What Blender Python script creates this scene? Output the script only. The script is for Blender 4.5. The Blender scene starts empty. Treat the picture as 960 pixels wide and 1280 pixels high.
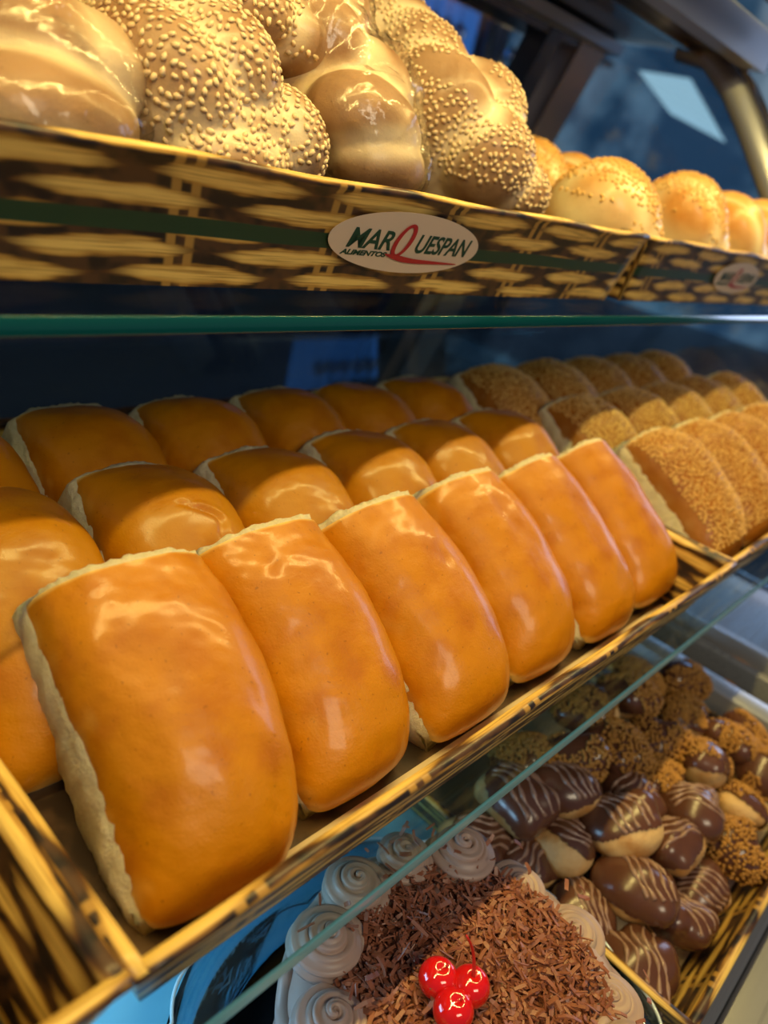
import bpy, bmesh, math, random
import numpy as np
from mathutils import Vector, Matrix
random.seed(7); RNG = np.random.default_rng(7)
SC = bpy.context.scene
COL = SC.collection

# ------------------------------------------------------------------ camera
# world axes: X along the display case (away from the camera), Y into the case, Z up; origin at the lens
F = 965.0
AX = np.array([890., 245., -F]); AX /= np.linalg.norm(AX)
AY = np.array([-1283., 796., -F]); AY -= AX*(AX@AY); AY /= np.linalg.norm(AY)
AZ = np.cross(AX, AY)
cd = bpy.data.cameras.new('camera'); cam = bpy.data.objects.new('camera', cd); COL.objects.link(cam)
cam.matrix_world = Matrix([list(AX)+[0], list(AY)+[0], list(AZ)+[0], [0, 0, 0, 1]])
cd.sensor_fit = 'VERTICAL'; cd.sensor_height = 36; cd.sensor_width = 27
cd.lens = F/1280*36
cd.clip_start = .01; cd.clip_end = 50
cd.dof.use_dof = True; cd.dof.focus_distance = .40; cd.dof.aperture_fstop = 5.6
SC.camera = cam

# ------------------------------------------------------------------ world, lights, exposure
w = bpy.data.worlds.new('world'); SC.world = w; w.use_nodes = True
bg = w.node_tree.nodes['Background']; bg.inputs[0].default_value = (.19, .26, .42, 1); bg.inputs[1].default_value = .28
SC.view_settings.view_transform = 'Standard'; SC.view_settings.look = 'None'
SC.view_settings.gamma = 1; SC.view_settings.use_curve_mapping = False
SC.view_settings.exposure = 0.0

def area(name, loc, target, sx, sy, energy, color, spread=180, roll_x=None):
    l = bpy.data.lights.new(name, 'AREA'); l.shape = 'RECTANGLE'; l.size = sx; l.size_y = sy
    l.energy = energy; l.color = color; l.spread = math.radians(spread)
    o = bpy.data.objects.new(name, l); COL.objects.link(o); o.location = loc
    z = (Vector(loc)-Vector(target)).normalized()
    x = Vector(roll_x) if roll_x else Vector((0, 0, 1)).cross(z)
    x = (x - z*x.dot(z)).normalized(); y = z.cross(x)
    o.matrix_world = Matrix([[x[0], y[0], z[0], loc[0]], [x[1], y[1], z[1], loc[1]], [x[2], y[2], z[2], loc[2]], [0, 0, 0, 1]])
    return o
LAMP_Y, LAMP_Z = .215, .36
area('warm_strip_light', (.55, LAMP_Y, LAMP_Z-.006), (.55, LAMP_Y+.02, -.4), 1.7, .010, 8.4, (1, .75, .24), roll_x=(1, 0, 0))
area('shop_window_light', (4.35, .35, .25), (.4, .2, -.15), 1.7, 1.3, 24.0, (.55, .68, 1))
area('shop_ceiling_light', (.2, .95, .62), (.45, .35, 0), .5, .3, 2.0, (1, .86, .66))
area('lower_cool_light', (.03, .30, -.335), (.16, .20, -.48), .16, .10, .6, (.35, .68, 1))
area('front_fill_light', (-.1, -1.1, 1.0), (.4, .2, -.2), .8, .5, 12.0, (1, .84, .58))  # warm fill added in front to brighten the tray fronts

# ------------------------------------------------------------------ node expression helper
class NT:
    def __init__(s, name):
        s.m = bpy.data.materials.new(name); s.m.use_nodes = True
        s.t = s.m.node_tree; s.p = s.t.nodes['Principled BSDF']; s.out = s.t.nodes['Material Output']
    def n(s, typ, **k):
        nd = s.t.nodes.new(typ)
        for a, b in k.items(): setattr(nd, a, b)
        return nd
    def put(s, sock, v):
        if hasattr(v, 'node'): s.t.links.new(v, sock)
        else:
            if isinstance(v, (tuple, list)) and len(v) == 3 and sock.type == 'RGBA': v = (*v, 1)
            sock.default_value = v
    def math(s, op, *a, clamp=False):
        nd = s.n('ShaderNodeMath', operation=op, use_clamp=clamp)
        for i, v in enumerate(a): s.put(nd.inputs[i], v)
        return nd.outputs[0]
    def ss(s, x, a, b, lo=0., hi=1.):
        nd = s.n('ShaderNodeMapRange', interpolation_type='SMOOTHSTEP')
        for i, v in enumerate((x, a, b, lo, hi)): s.put(nd.inputs[i], v)
        return nd.outputs[0]
    def mix(s, f, a, b):
        nd = s.n('ShaderNodeMix', data_type='RGBA')
        s.put(nd.inputs[0], f); s.put(nd.inputs[6], a); s.put(nd.inputs[7], b)
        return nd.outputs[2]
    def noise(s, scale, detail=3., vec=None, rough=.5):
        nd = s.n('ShaderNodeTexNoise'); s.put(nd.inputs['Scale'], scale); s.put(nd.inputs['Detail'], detail); s.put(nd.inputs['Roughness'], rough)
        s.put(nd.inputs['Vector'], vec if vec is not None else s.obj())
        return nd.outputs[0]
    def obj(s): return s.n('ShaderNodeTexCoord').outputs['Object']
    def scaled(s, v):
        nd = s.n('ShaderNodeVectorMath', operation='MULTIPLY'); s.put(nd.inputs[0], s.obj()); nd.inputs[1].default_value = v
        return nd.outputs[0]
    def attr(s, name):
        return s.n('ShaderNodeAttribute', attribute_name=name).outputs['Fac']
    def bump(s, h, strength=.3, dist=.001):
        nd = s.n('ShaderNodeBump'); s.put(nd.inputs['Height'], h); nd.inputs['Strength'].default_value = strength; nd.inputs['Distance'].default_value = dist
        s.put(s.p.inputs['Normal'], nd.outputs[0]); return nd.outputs[0]
    def set(s, **k):
        nm = dict(col='Base Color', rough='Roughness', metal='Metallic', coat='Coat Weight', coatr='Coat Roughness', sss='Subsurface Weight',
                  trans='Transmission Weight', ior='IOR', spec='Specular IOR Level', ecol='Emission Color', est='Emission Strength', alpha='Alpha', srad='Subsurface Radius', sscale='Subsurface Scale')
        for a, b in k.items(): s.put(s.p.inputs[nm[a]], b)
        return s

def simple(name, col, rough=.5, **k):
    return NT(name).set(col=col, rough=rough, **k).m

# ---- bread materials
def crust_mat(name, base, dark, light, rough=.32, coat=.5, bumps=.35):
    t = NT(name)
    n1 = t.noise(38, 4.); n2 = t.noise(9, 2.)
    c = t.mix(t.ss(n1, .42, .72), base, dark)
    c = t.mix(t.ss(n2, .40, .70, 0, .35), c, dark)
    sp = t.noise(420, 1.); c = t.mix(t.ss(sp, .70, .78, 0, .5), c, tuple(x*.45 for x in dark))
    e = t.attr('edge'); c = t.mix(t.ss(e, .25, 1.), c, light)
    t.set(col=c, rough=rough, coat=coat, coatr=.17, spec=.32, sss=.05, srad=(.9, .45, .1), sscale=.004)
    h1 = t.noise(900, 2.); h2 = t.noise(160, 3.); h3 = t.noise(45, 3.)
    h = t.math('ADD', t.math('MULTIPLY', h1, .22), t.math('ADD', t.math('MULTIPLY', h2, .45), t.math('MULTIPLY', h3, .9)))
    t.bump(h, bumps, .0022)
    return t.m
M_CRUST = crust_mat('glazed_bun_crust', (.57, .212, .0005), (.45, .138, .0005), (.83, .54, .14), rough=.45, coat=.30)
M_CRUST_SES = crust_mat('sesame_bun_crust', (.36, .13, .012), (.27, .08, .006), (.72, .50, .22), rough=.5, coat=.1)
M_BRAID = crust_mat('braided_bread_crust', (.42, .255, .135), (.32, .17, .075), (.80, .64, .42), rough=.45, coat=.2)
M_PALE = crust_mat('pale_golden_crust', (.78, .42, .12), (.66, .28, .05), (.88, .70, .38), rough=.4, coat=.25)
def crumb_mat():
    t = NT('torn_bread_crumb')
    n = t.noise(220, 5., rough=.7); c = t.mix(n, (.74, .60, .36), (1, .90, .64))
    t.set(col=c, rough=.9, sss=.25, srad=(.8, .6, .3), sscale=.006, spec=.15)
    t.bump(t.math('ADD', t.noise(500, 5., rough=.75), t.noise(150, 3.)), .9, .0030)
    return t.m
M_CRUMB = crumb_mat()
M_SEED = NT('sesame_seed'); M_SEED.set(col=M_SEED.mix(M_SEED.noise(130, 1.), (.68, .47, .24), (.92, .74, .46)), rough=.45, sss=.1, sscale=.002); M_SEED = M_SEED.m
M_SEED_G = NT('toasted_sesame_seed'); M_SEED_G.set(col=M_SEED_G.mix(M_SEED_G.noise(130, 1.), (.66, .36, .08), (.90, .60, .20)), rough=.4); M_SEED_G = M_SEED_G.m
M_BASEB = simple('bun_underside', (.50, .22, .05), .7)

# ---- printed wicker (flat print on cardboard); UV in metres
def wicker(name, stripe=False, tint=1.0, rough=.30):
    t = NT(name)
    uv = t.n('ShaderNodeUVMap'); uv.uv_map = 'UVMap'
    sp = t.n('ShaderNodeSeparateXYZ'); t.t.links.new(uv.outputs[0], sp.inputs[0])
    u, v = sp.outputs[0], sp.outputs[1]
    H, P = .0110, .098
    wob = t.noise(20, 3., uv.outputs[0])
    v2 = t.math('ADD', v, t.math('MULTIPLY', t.math('SUBTRACT', wob, .5), .010))
    rv = t.math('DIVIDE', v2, H); row = t.math('FLOOR', rv); fv = t.math('SUBTRACT', t.math('FRACT', rv), .5)
    par = t.math('MULTIPLY', t.math('FLOORED_MODULO', t.math('MULTIPLY', row, .46), 1.), 1.)
    fu = t.math('SUBTRACT', t.math('FRACT', t.math('ADD', t.math('DIVIDE', u, P), par)), .5)
    au = t.math('ABSOLUTE', t.math('MULTIPLY', fu, 2.))
    mp = t.n('ShaderNodeMapping'); mp.inputs['Scale'].default_value = (22, 620, 1); t.t.links.new(uv.outputs[0], mp.inputs[0])
    st = t.noise(1., 3., mp.outputs[0])
    th = t.math('MULTIPLY', t.math('SUBTRACT', 1., t.math('POWER', au, 2.4)), .47)
    av = t.math('ADD', t.math('ABSOLUTE', fv), t.math('MULTIPLY', t.math('SUBTRACT', st, .5), .30))
    mask = t.ss(t.math('SUBTRACT', th, av), -.03, .14)
    q = t.math('DIVIDE', av, t.math('MAXIMUM', th, .02))
    c = t.mix(t.ss(q, .15, 1.), (.92, .62, .16), (.46, .22, .03))
    c = t.mix(t.ss(st, .44, .70, 0, .65), c, (.30, .13, .018))
    c = t.mix(t.ss(au, .50, .95), c, (.10, .035, .008))
    # pairs of upright stakes glimpsed between the strands
    sf = t.math('ABSOLUTE', t.math('SUBTRACT', t.math('FRACT', t.math('DIVIDE', u, P*.93)), .5)); d = t.math('MULTIPLY', sf, P*.93)
    stake = t.math('MULTIPLY', t.ss(d, .0018, .0032), t.ss(d, .0062, .0082, 1., 0.))
    dk = t.noise(60, 2., uv.outputs[0])
    bgc = t.mix(stake, t.mix(t.ss(dk, .4, .6), (.016, .009, .008), (.085, .038, .016)), (.44, .24, .05))
    c = t.mix(mask, bgc, c)
    if stripe:
        s = t.math('MULTIPLY', t.ss(v, .0235, .0242), t.ss(v, .0315, .0322, 1., 0.))
        c = t.mix(s, c, (.018, .052, .022))
    if tint != 1.0: c = t.mix(1-tint, c, (.0, .0, .0))
    t.set(col=c, rough=.42, coat=.12, coatr=.2)
    return t.m
M_WICK = wicker('wicker_print_cardboard'); M_WICKS = wicker('wicker_print_cardboard_green_stripe', True)
M_PAPER = NT('tray_liner_paper'); M_PAPER.set(col=M_PAPER.mix(M_PAPER.noise(30, 3.), (.80, .68, .45), (.62, .46, .26)), rough=.35, coat=.5); M_PAPER = M_PAPER.m

M_TRAYB = NT('shaded_tray_base'); M_TRAYB.set(col=M_TRAYB.mix(M_TRAYB.ss(M_TRAYB.noise(40, 3.), .4, .6), (.035, .022, .015), (.12, .07, .035)), rough=.3, coat=.4); M_TRAYB = M_TRAYB.m  # base colour darkened to carry the shade inside the trays
# ---- hard materials
def glass_mat(name, col, rough=.0):
    t = NT(name); t.set(col=col, rough=rough, trans=1., ior=1.45); return t.m
def thin_glass(name, tint=(.9, .97, 1), refl=.12, rough=.03, bumpy=0., frk=.9):
    t = NT(name)
    tr = t.n('ShaderNodeBsdfTransparent'); tr.inputs[0].default_value = (*tint, 1)
    gl = t.n('ShaderNodeBsdfGlossy'); gl.inputs['Roughness'].default_value = rough
    fr = t.n('ShaderNodeFresnel'); fr.inputs[0].default_value = 1.5
    f = t.math('ADD', t.math('MULTIPLY', fr.outputs[0], frk), refl, clamp=True)
    if bumpy:
        b = t.n('ShaderNodeBump'); b.inputs['Distance'].default_value = .004; b.inputs['Strength'].default_value = bumpy
        t.put(b.inputs['Height'], t.noise(50, 3.)); t.t.links.new(b.outputs[0], gl.inputs['Normal']); 
    ms = t.n('ShaderNodeMixShader'); t.put(ms.inputs[0], f)
    t.t.links.new(tr.outputs[0], ms.inputs[1]); t.t.links.new(gl.outputs[0], ms.inputs[2]); t.t.links.new(ms.outputs[0], t.out.inputs[0])
    return t.m
M_GLASS = thin_glass('shelf_glass', (.88, .96, .95), .0, .02, frk=.28)
M_GLASSU = thin_glass('upper_shelf_glass', (.86, .95, .96), .0, .02, frk=.10)
M_EDGE = NT('green_glass_edge').set(col=(.002, .085, .080), rough=.10, spec=.6, coat=.6, coatr=.1).m
M_EDGE2 = NT('pale_teal_glass_edge').set(col=(.16, .48, .52), rough=.3, spec=.6, coat=.3).m
M_RPANE = thin_glass('clear_rear_pane', (.93, .97, .99), .02, .03, frk=.35)
M_PANE = thin_glass('case_pane', (.72, .86, .95), .10, .04)
M_STEEL = NT('brushed_steel')
M_STEEL.set(col=(.30, .30, .29), metal=.25, rough=M_STEEL.ss(M_STEEL.noise(1., 3., M_STEEL.scaled((4, 260, 260))), .3, .7, .24, .42)); M_STEEL = M_STEEL.m
M_CHROME = simple('polished_metal', (.55, .50, .45), .16, metal=1.)
M_DARKM = simple('dark_painted_metal', (.028, .032, .040), .28, coat=.5)
M_ALU = simple('aluminium', (.50, .52, .54), .28, metal=.5)
M_BLACK = simple('black_plastic', (.008, .009, .012), .2)
M_NAVY = simple('dark_navy_room', (.006, .012, .030), .8)
M_WHITE = simple('white_plastic', (.75, .76, .78), .4)

# ------------------------------------------------------------------ mesh helpers
def mk(name, V, Fc, mat, parent=None, smooth=True, uv=None, attr=None, loc=None):
    me = bpy.data.meshes.new(name); me.from_pydata([tuple(map(float, p)) for p in V], [], [tuple(int(i) for i in f) for f in Fc]); me.update()
    if isinstance(mat, (list, tuple)):
        for m in mat: me.materials.append(m)
    else: me.materials.append(mat)
    if smooth: me.polygons.foreach_set('use_smooth', [True]*len(me.polygons))
    if uv is not None:
        l = me.uv_layers.new(name='UVMap'); idx = np.empty(len(me.loops), int); me.loops.foreach_get('vertex_index', idx)
        l.data.foreach_set('uv', np.asarray(uv, float)[idx].ravel())
    if attr is not None:
        for k, a in attr.items():
            at = me.attributes.new(k, 'FLOAT', 'POINT'); at.data.foreach_set('value', np.asarray(a, np.float32))
    o = bpy.data.objects.new(name, me); COL.objects.link(o)
    if parent is not None: o.parent = parent
    if loc is not None: o.location = loc
    return o
def empty(name, loc, label=None, cat=None, group=None, rot=(0, 0, 0)):
    o = bpy.data.objects.new(name, None); COL.objects.link(o); o.location = loc; o.rotation_euler = rot; o.empty_display_size = .02
    tag(o, label, cat, group); return o
def tag(o, label=None, cat=None, group=None, kind=None):
    if label: o['label'] = label
    if cat: o['category'] = cat
    if group: o['group'] = group
    if kind: o['kind'] = kind
    return o
BOXF = [(0, 3, 2, 1), (4, 5, 6, 7), (0, 1, 5, 4), (1, 2, 6, 5), (2, 3, 7, 6), (3, 0, 4, 7)]
def box(name, lo, hi, mat, parent=None, bevel=0., loc=None):
    (a, b, c), (d, e, f) = lo, hi
    V = [(a, b, c), (d, b, c), (d, e, c), (a, e, c), (a, b, f), (d, b, f), (d, e, f), (a, e, f)]
    o = mk(name, V, BOXF, mat, parent, False, loc=loc)
    if bevel:
        bm = bmesh.new(); bm.from_mesh(o.data); bmesh.ops.bevel(bm, geom=bm.edges[:], offset=bevel, segments=2, affect='EDGES', profile=.6); bm.to_mesh(o.data); bm.free()
        for p in o.data.polygons: p.use_smooth = True
    return o
def grid_faces(nu, nv, closed_u=False, off=0):
    out = []
    for j in range(nv-1):
        for i in range(nu if closed_u else nu-1):
            i2 = (i+1) % nu
            out.append((off+j*nu+i, off+j*nu+i2, off+(j+1)*nu+i2, off+(j+1)*nu+i))
    return out
def tube_geo(pts, r, n=10, taper=None, cap=True):
    pts = [Vector(p) for p in pts]; V = []; N = len(pts)
    ref = None
    for i, p in enumerate(pts):
        d = (pts[min(i+1, N-1)]-pts[max(i-1, 0)]).normalized()
        if ref is None: ref = d.orthogonal().normalized()
        ref = (ref - d*ref.dot(d)).normalized(); b = d.cross(ref)
        rr = r*(taper[i] if taper is not None else 1)
        for k in range(n):
            a = 2*math.pi*k/n; V.append(p + (ref*math.cos(a)+b*math.sin(a))*rr)
    Fc = grid_faces(n, N, True)
    if cap: Fc += [tuple(range(n))[::-1], tuple((N-1)*n+k for k in range(n))]
    return V, Fc
def tube(name, pts, r, mat, parent=None, n=10, taper=None, loc=None):
    V, Fc = tube_geo(pts, r, n, taper); return mk(name, V, Fc, mat, parent, loc=loc)
def lathe(name, prof, mat, parent=None, n=32, loc=None, wave=None):
    V = []
    for (r, z) in prof:
        for k in range(n):
            a = 2*math.pi*k/n; rr = r*(1+(wave(a) if wave and r > .02 else 0)); V.append((rr*math.cos(a), rr*math.sin(a), z))
    Fc = grid_faces(n, len(prof), True)
    return mk(name, V, Fc, mat, parent, loc=loc)
_ico = {}
def ico(sub):
    if sub not in _ico:
        bm = bmesh.new(); bmesh.ops.create_icosphere(bm, subdivisions=sub, radius=1)
        _ico[sub] = (np.array([v.co[:] for v in bm.verts]), [tuple(v.index for v in f.verts) for f in bm.faces]); bm.free()
    return _ico[sub]
class Noise3:                                                       # cheap smooth noise: sum of random sinusoids
    def __init__(s, seed, freq, n=14):
        r = np.random.default_rng(seed); s.k = r.normal(size=(n, 3))*freq; s.ph = r.uniform(0, 6.28, n); s.a = r.uniform(.4, 1, n); s.a /= s.a.sum()*.55
    def __call__(s, P): return (np.sin(P@s.k.T + s.ph)*s.a).sum(1)
def sdf_lobes(P, lobes, k=.004):
    d = None
    for c, r, R in lobes:
        q = (P-c)@R / r
        e = (np.linalg.norm(q, axis=-1)-1)*min(r)
        if d is None: d = e
        else:
            h = np.clip(.5+.5*(d-e)/k, 0, 1); d = d*(1-h)+e*h - k*h*(1-h)
    return d
def rotm(rx=0, ry=0, rz=0):
    return np.array((Matrix.Rotation(rz, 3, 'Z')@Matrix.Rotation(ry, 3, 'Y')@Matrix.Rotation(rx, 3, 'X')))
def lobe(c, r, rx=0, ry=0, rz=0): return (np.array(c, float), np.array(r, float), rotm(rx, ry, rz))
def star(lobes, centre, sub=5, rmax=.2, k=.004, stretch=(1, 1, 1)):
    D, Fc = ico(sub); D = D*np.array(stretch); D = D/np.linalg.norm(D, axis=1)[:, None]
    T = np.linspace(rmax, .002, 90); best = np.full(len(D), .002); found = np.zeros(len(D), bool); prev = None
    for i, t in enumerate(T):
        d = sdf_lobes(np.array(centre)+D*t, lobes, k)
        hit = (d < 0) & ~found
        if prev is not None:
            f = prev/(prev-d+1e-9); tt = T[i-1]+(t-T[i-1])*np.clip(f, 0, 1); best[hit] = tt[hit]
        else: best[hit] = t
        found |= hit; prev = d
    return np.array(centre)+D*best[:, None], Fc
def vnormals(V, Fc):
    V = np.asarray(V, float); N = np.zeros_like(V); A = np.array([f[:3] for f in Fc])
    n = np.cross(V[A[:, 1]]-V[A[:, 0]], V[A[:, 2]]-V[A[:, 0]])
    for i in range(3): np.add.at(N, A[:, i], n)
    return N/np.maximum(np.linalg.norm(N, axis=1), 1e-12)[:, None]
def scatter_seeds(V, Fc, count, mask=None, L=.0034, W=.0021, T=.0011, mind=.0022, seed=1, sub=1, name='sesame_seeds', mat=None, parent=None):
    """teardrop seeds lying on the surface V,Fc; mask(P,N)->bool array"""
    r = np.random.default_rng(seed); V = np.asarray(V, float)
    tris = []
    for f in Fc:
        tris.append(f[:3])
        if len(f) == 4: tris.append((f[0], f[2], f[3]))
    A = np.array(tris); a, b, c = V[A[:, 0]], V[A[:, 1]], V[A[:, 2]]
    n = np.cross(b-a, c-a); ar = np.linalg.norm(n, axis=1); n = n/np.maximum(ar, 1e-14)[:, None]
    idx = r.choice(len(A), count*5, p=ar/ar.sum()); u = r.uniform(size=(count*5, 2)); s = u.sum(1) > 1; u[s] = 1-u[s]
    P = a[idx]+(b-a)[idx]*u[:, :1]+(c-a)[idx]*u[:, 1:]; Nn = n[idx]
    if mask is not None: k = mask(P, Nn); P, Nn = P[k], Nn[k]
    cells = {}; keep = []
    for i, p in enumerate(P):
        key = tuple((p/mind).astype(int)); ok = True
        for dx in (-1, 0, 1):
            for dy in (-1, 0, 1):
                for dz in (-1, 0, 1):
                    for q in cells.get((key[0]+dx, key[1]+dy, key[2]+dz), ()):
                        if np.sum((P[q]-p)**2) < mind*mind: ok = False
        if ok: cells.setdefault(key, []).append(i); keep.append(i)
        if len(keep) >= count: break
    S, SF = ico(sub); S = S.copy(); S[:, 1] *= 1-.38*S[:, 0]                # teardrop
    S = S*np.array([L/2, W/2, T/2]); VV = []; FF = []; nb = 0
    for i in keep:
        nn = Nn[i]; t = r.normal(size=3); t -= nn*(t@nn); t /= np.linalg.norm(t); t = t+nn*r.normal()*.12; t /= np.linalg.norm(t); b2 = np.cross(nn, t)
        sc = r.uniform(.8, 1.15)
        VV.append(S@np.array([t, b2, nn])*sc + P[i]+nn*T*.25); FF += [tuple(j+nb for j in f) for f in SF]; nb += len(S)
    if not VV: return None
    o = mk(name, np.vstack(VV), FF, mat, parent); tag(o, kind='stuff'); return o

# ================================================================== ROOM
def struct(name, lo, hi, mat): return tag(box(name, lo, hi, mat), kind='structure')
struct('floor', (-2.5, -2.5, -1.30), (4.6, 4.6, -1.25), simple('dark_tile_floor', (.05, .06, .08), .3))
t = NT('navy_painted_wall'); t.set(col=t.mix(t.ss(t.noise(1.6, 3.), .35, .65), (.006, .012, .028), (.018, .035, .075)), rough=.7); M_WALLN = t.m
struct('wall_back', (-2.5, 3.5, -1.25), (4.6, 3.6, 2.4), M_WALLN)
t = NT('blue_grey_wall'); t.set(col=t.mix(t.ss(t.noise(2.2, 3.), .35, .65), (.06, .11, .18), (.26, .36, .46)), rough=.7)
struct('wall_right', (4.5, -2.5, -1.25), (4.6, 3.5, 2.4), t.m)

# ================================================================== DISPLAY CASE
DECK = -.482
XE = 1.22                                                            # end panel of the case
M_WARMST = simple('steel_warm_reflection_tint', (.46, .36, .28), .25, metal=.45)  # copper reflection on the rear post put into the steel colour
case = empty('display_case', (.4, .5, -1.25), 'steel and glass refrigerated bakery display case that holds every tray', 'display case')
def cbox(name, lo, hi, mat, bevel=0.):
    o = box(name, lo, hi, mat, None, bevel); o.parent = case; o.location = -case.location; return o
def ctube(name, pts, r, mat, n=10):
    o = tube(name, pts, r, mat, None, n); o.parent = case; o.location = -case.location; return o
def cmk(*a, **k):
    o = mk(*a, **k); o.parent = case; o.location = -case.location; return o
cbox('deck', (-.6, -.03, DECK-.02), (XE, 1.02, DECK), M_STEEL)
cbox('front_ledge', (-.6, -.30, DECK-.02), (XE, -.0305, DECK-.0005), M_STEEL, .004)
cbox('ledge_trim', (-.6, -.080, DECK-.006), (XE, -.060, DECK+.002), M_ALU, .002)
cbox('plinth', (-.6, -.26, -1.25), (XE, 1.0, DECK-.03), M_DARKM)
def bary(z): return .775-.32*z                                       # rear plane leans forward towards the top
def prism(name, quad, dx, mat):                                      # quad in (y,z) extruded along x
    (x0, x1) = dx; V = [(x0, y, z) for y, z in quad]+[(x1, y, z) for y, z in quad]; n = len(quad)
    Fc = [tuple(range(n)), tuple(range(2*n-1, n-1, -1))]+[(i, i+n, (i+1) % n+n, (i+1) % n) for i in range(n)]
    return cmk(name, V, Fc, mat, smooth=False)
# rear sloping posts and sliding panes
for x, wd, m in ((XE-.01, .07, M_WARMST), (XE-.13, .035, M_DARKM), (.20, .04, M_DARKM)):
    prism('rear_post', [(bary(-.46), -.46), (bary(.21), .21), (bary(.21)+.04, .21), (bary(-.46)+.04, -.46)], (x-wd, x), m)
prism('rear_pane', [(bary(-.46)+.05, -.46), (bary(.21)+.05, .21), (bary(.21)+.056, .21), (bary(-.46)+.056, -.46)], (-.5, XE-.17), M_RPANE)
prism('rear_beam', [(bary(.17), .176), (bary(.17)-.015, .222), (bary(.17)+.06, .222), (bary(.17)+.06, .176)], (-.5, XE), M_CHROME if False else simple('bronze_grey_metal', (.10, .10, .105), .3, metal=.7))
prism('rear_track', [(.690, .185), (.690, .200), (.720, .200), (.720, .185)], (-.5, XE), M_ALU)
prism('top_cover', [(.50, .205), (.50, .222), (.80, .222), (.80, .205)], (-.5, XE), M_DARKM)
prism('top_rail', [(.470, .190), (.470, .232), (.500, .232), (.500, .190)], (-.5, XE+.0), M_ALU)
prism('top_rail', [(.560, .196), (.560, .204), (.572, .204), (.572, .196)], (-.5, XE), M_CHROME)
prism('top_rail', [(.40, .232), (.40, .250), (.43, .250), (.43, .232)], (-.5, XE+.05), M_DARKM)
# end panel
cmk('end_pane', [(XE-.012, y, z) for y, z in ((.02, -.47), (.95, -.46), (.72, .20), (.54, .20), (.40, .07), (.22, -.12))]+[(XE-.006, y, z) for y, z in ((.02, -.47), (.95, -.46), (.72, .20), (.54, .20), (.40, .07), (.22, -.12))],
    [tuple(range(6)), tuple(range(11, 5, -1))]+[(i, i+6, (i+1) % 6+6, (i+1) % 6) for i in range(6)], M_PANE, smooth=False)
curve = [(XE, y, z) for y, z in ((.60, .205), (.55, .198), (.505, .165), (.465, .125), (.42, .075), (.36, .01), (.29, -.08), (.21, -.20), (.13, -.33), (.06, -.47))]
ctube('end_frame', curve, .017, M_ALU, 12)
ctube('end_frame', [(x+.0, y-.028, z+.004) for x, y, z in curve], .007, M_CHROME, 12)
cbox('deck_divider', (.765, -.03, DECK), (.795, .9, DECK+.060), M_ALU, .003)
cbox('divider_track', (.800, -.03, DECK), (.845, .9, DECK+.030), M_DARKM, .003)
cbox('divider_track', (.850, -.03, DECK), (.862, .9, DECK+.055), M_STEEL, .002)
cbox('divider_track', (.880, -.03, DECK), (.886, .9, DECK+.065), M_ALU, .001)

# led rail above the trays
rail = empty('lamp_rail', (.55, LAMP_Y, LAMP_Z), 'slim metal strip lamp running along above the trays', 'lamp')
prof = [(-.012, 0), (-.014, .012), (.014, .012), (.012, 0), (.010, .0), (.010, .004), (-.010, .004), (-.010, 0)]
V = [(sx, y, z) for sx in (-.78, .78) for y, z in prof]; n = len(prof)
mk('lamp_housing', V, [tuple(range(n))[::-1], tuple(range(n, 2*n))]+[(i, (i+1) % n, (i+1) % n+n, i+n) for i in range(n)], M_ALU, rail, False)

# glass shelves
def shelf(name, x0, x1, y0, y1, ztop, th, emat, label):
    s = empty(name, ((x0+x1)/2, y0, ztop-th), label, 'shelf'); hx = (x1-x0)/2
    box('glass_sheet', (-hx, .0012, 0), (hx, y1-y0, th), M_GLASSU if ztop > -.2 else M_GLASS, s)
    o = box('polished_edge', (-hx, 0, 0), (hx, .0015, th), emat, s, .0004); o['label'] = 'polished green glass edge'
    return s
UY, UR, UF = .285, -.0225, -.0775                                     # upper tray: front rim y, rim z, floor z
shelf('glass_shelf', -.55, XE-.015, .254, .70, UF-.002, .0072, M_EDGE, 'upper horizontal glass shelf with dark green edge under the braided breads')
MY, MR, MF = .1175, -.240, -.290
shelf('glass_shelf', -.55, XE-.015, .1135, .845, MF-.0045, .0080, M_EDGE2, 'middle glass shelf with pale teal edge under the golden buns')

# ================================================================== WICKER PRINT TRAYS
def wall_panel(name, b0, b1, t0, t1, inw, mat, parent, u0=0.):
    b0, b1, t0, t1, inw = map(np.array, (b0, b1, t0, t1, inw)); H = np.linalg.norm((t0+t1-b0-b1)/2); L = np.linalg.norm(t1-t0)
    pr = [(0, 0), (.5, 0), (.93, 0), (.96, -.0012), (.99, -.0014), (1.02, -.0002), (1.035, .0018), (1.03, .0042), (1.0, .0058), (.96, .0060), (.93, .0048), (.5, .0042), (0, .0040)]
    NS = 40; V = []; UV = []; acc = 0; last = None
    cum = [0]
    for i in range(1, len(pr)): cum.append(cum[-1]+math.hypot((pr[i][0]-pr[i-1][0])*H, pr[i][1]-pr[i-1][1]))
    for j, (h, o) in enumerate(pr):
        for i in range(NS+1):
            s = i/NS; a = b0+(t0-b0)*h; c = b1+(t1-b1)*h; V.append(a+(c-a)*s+inw*o + np.array([0, 0, .0006*math.sin(s*23+len(name))*h])); UV.append((u0+s*L, cum[j]))
    Fc = grid_faces(NS+1, len(pr)); n = NS+1; m = len(pr)
    Fc += [tuple(j*n for j in range(m)), tuple(j*n+NS for j in range(m))[::-1]]
    return mk(name, V, Fc, mat, parent, True, UV)
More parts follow.
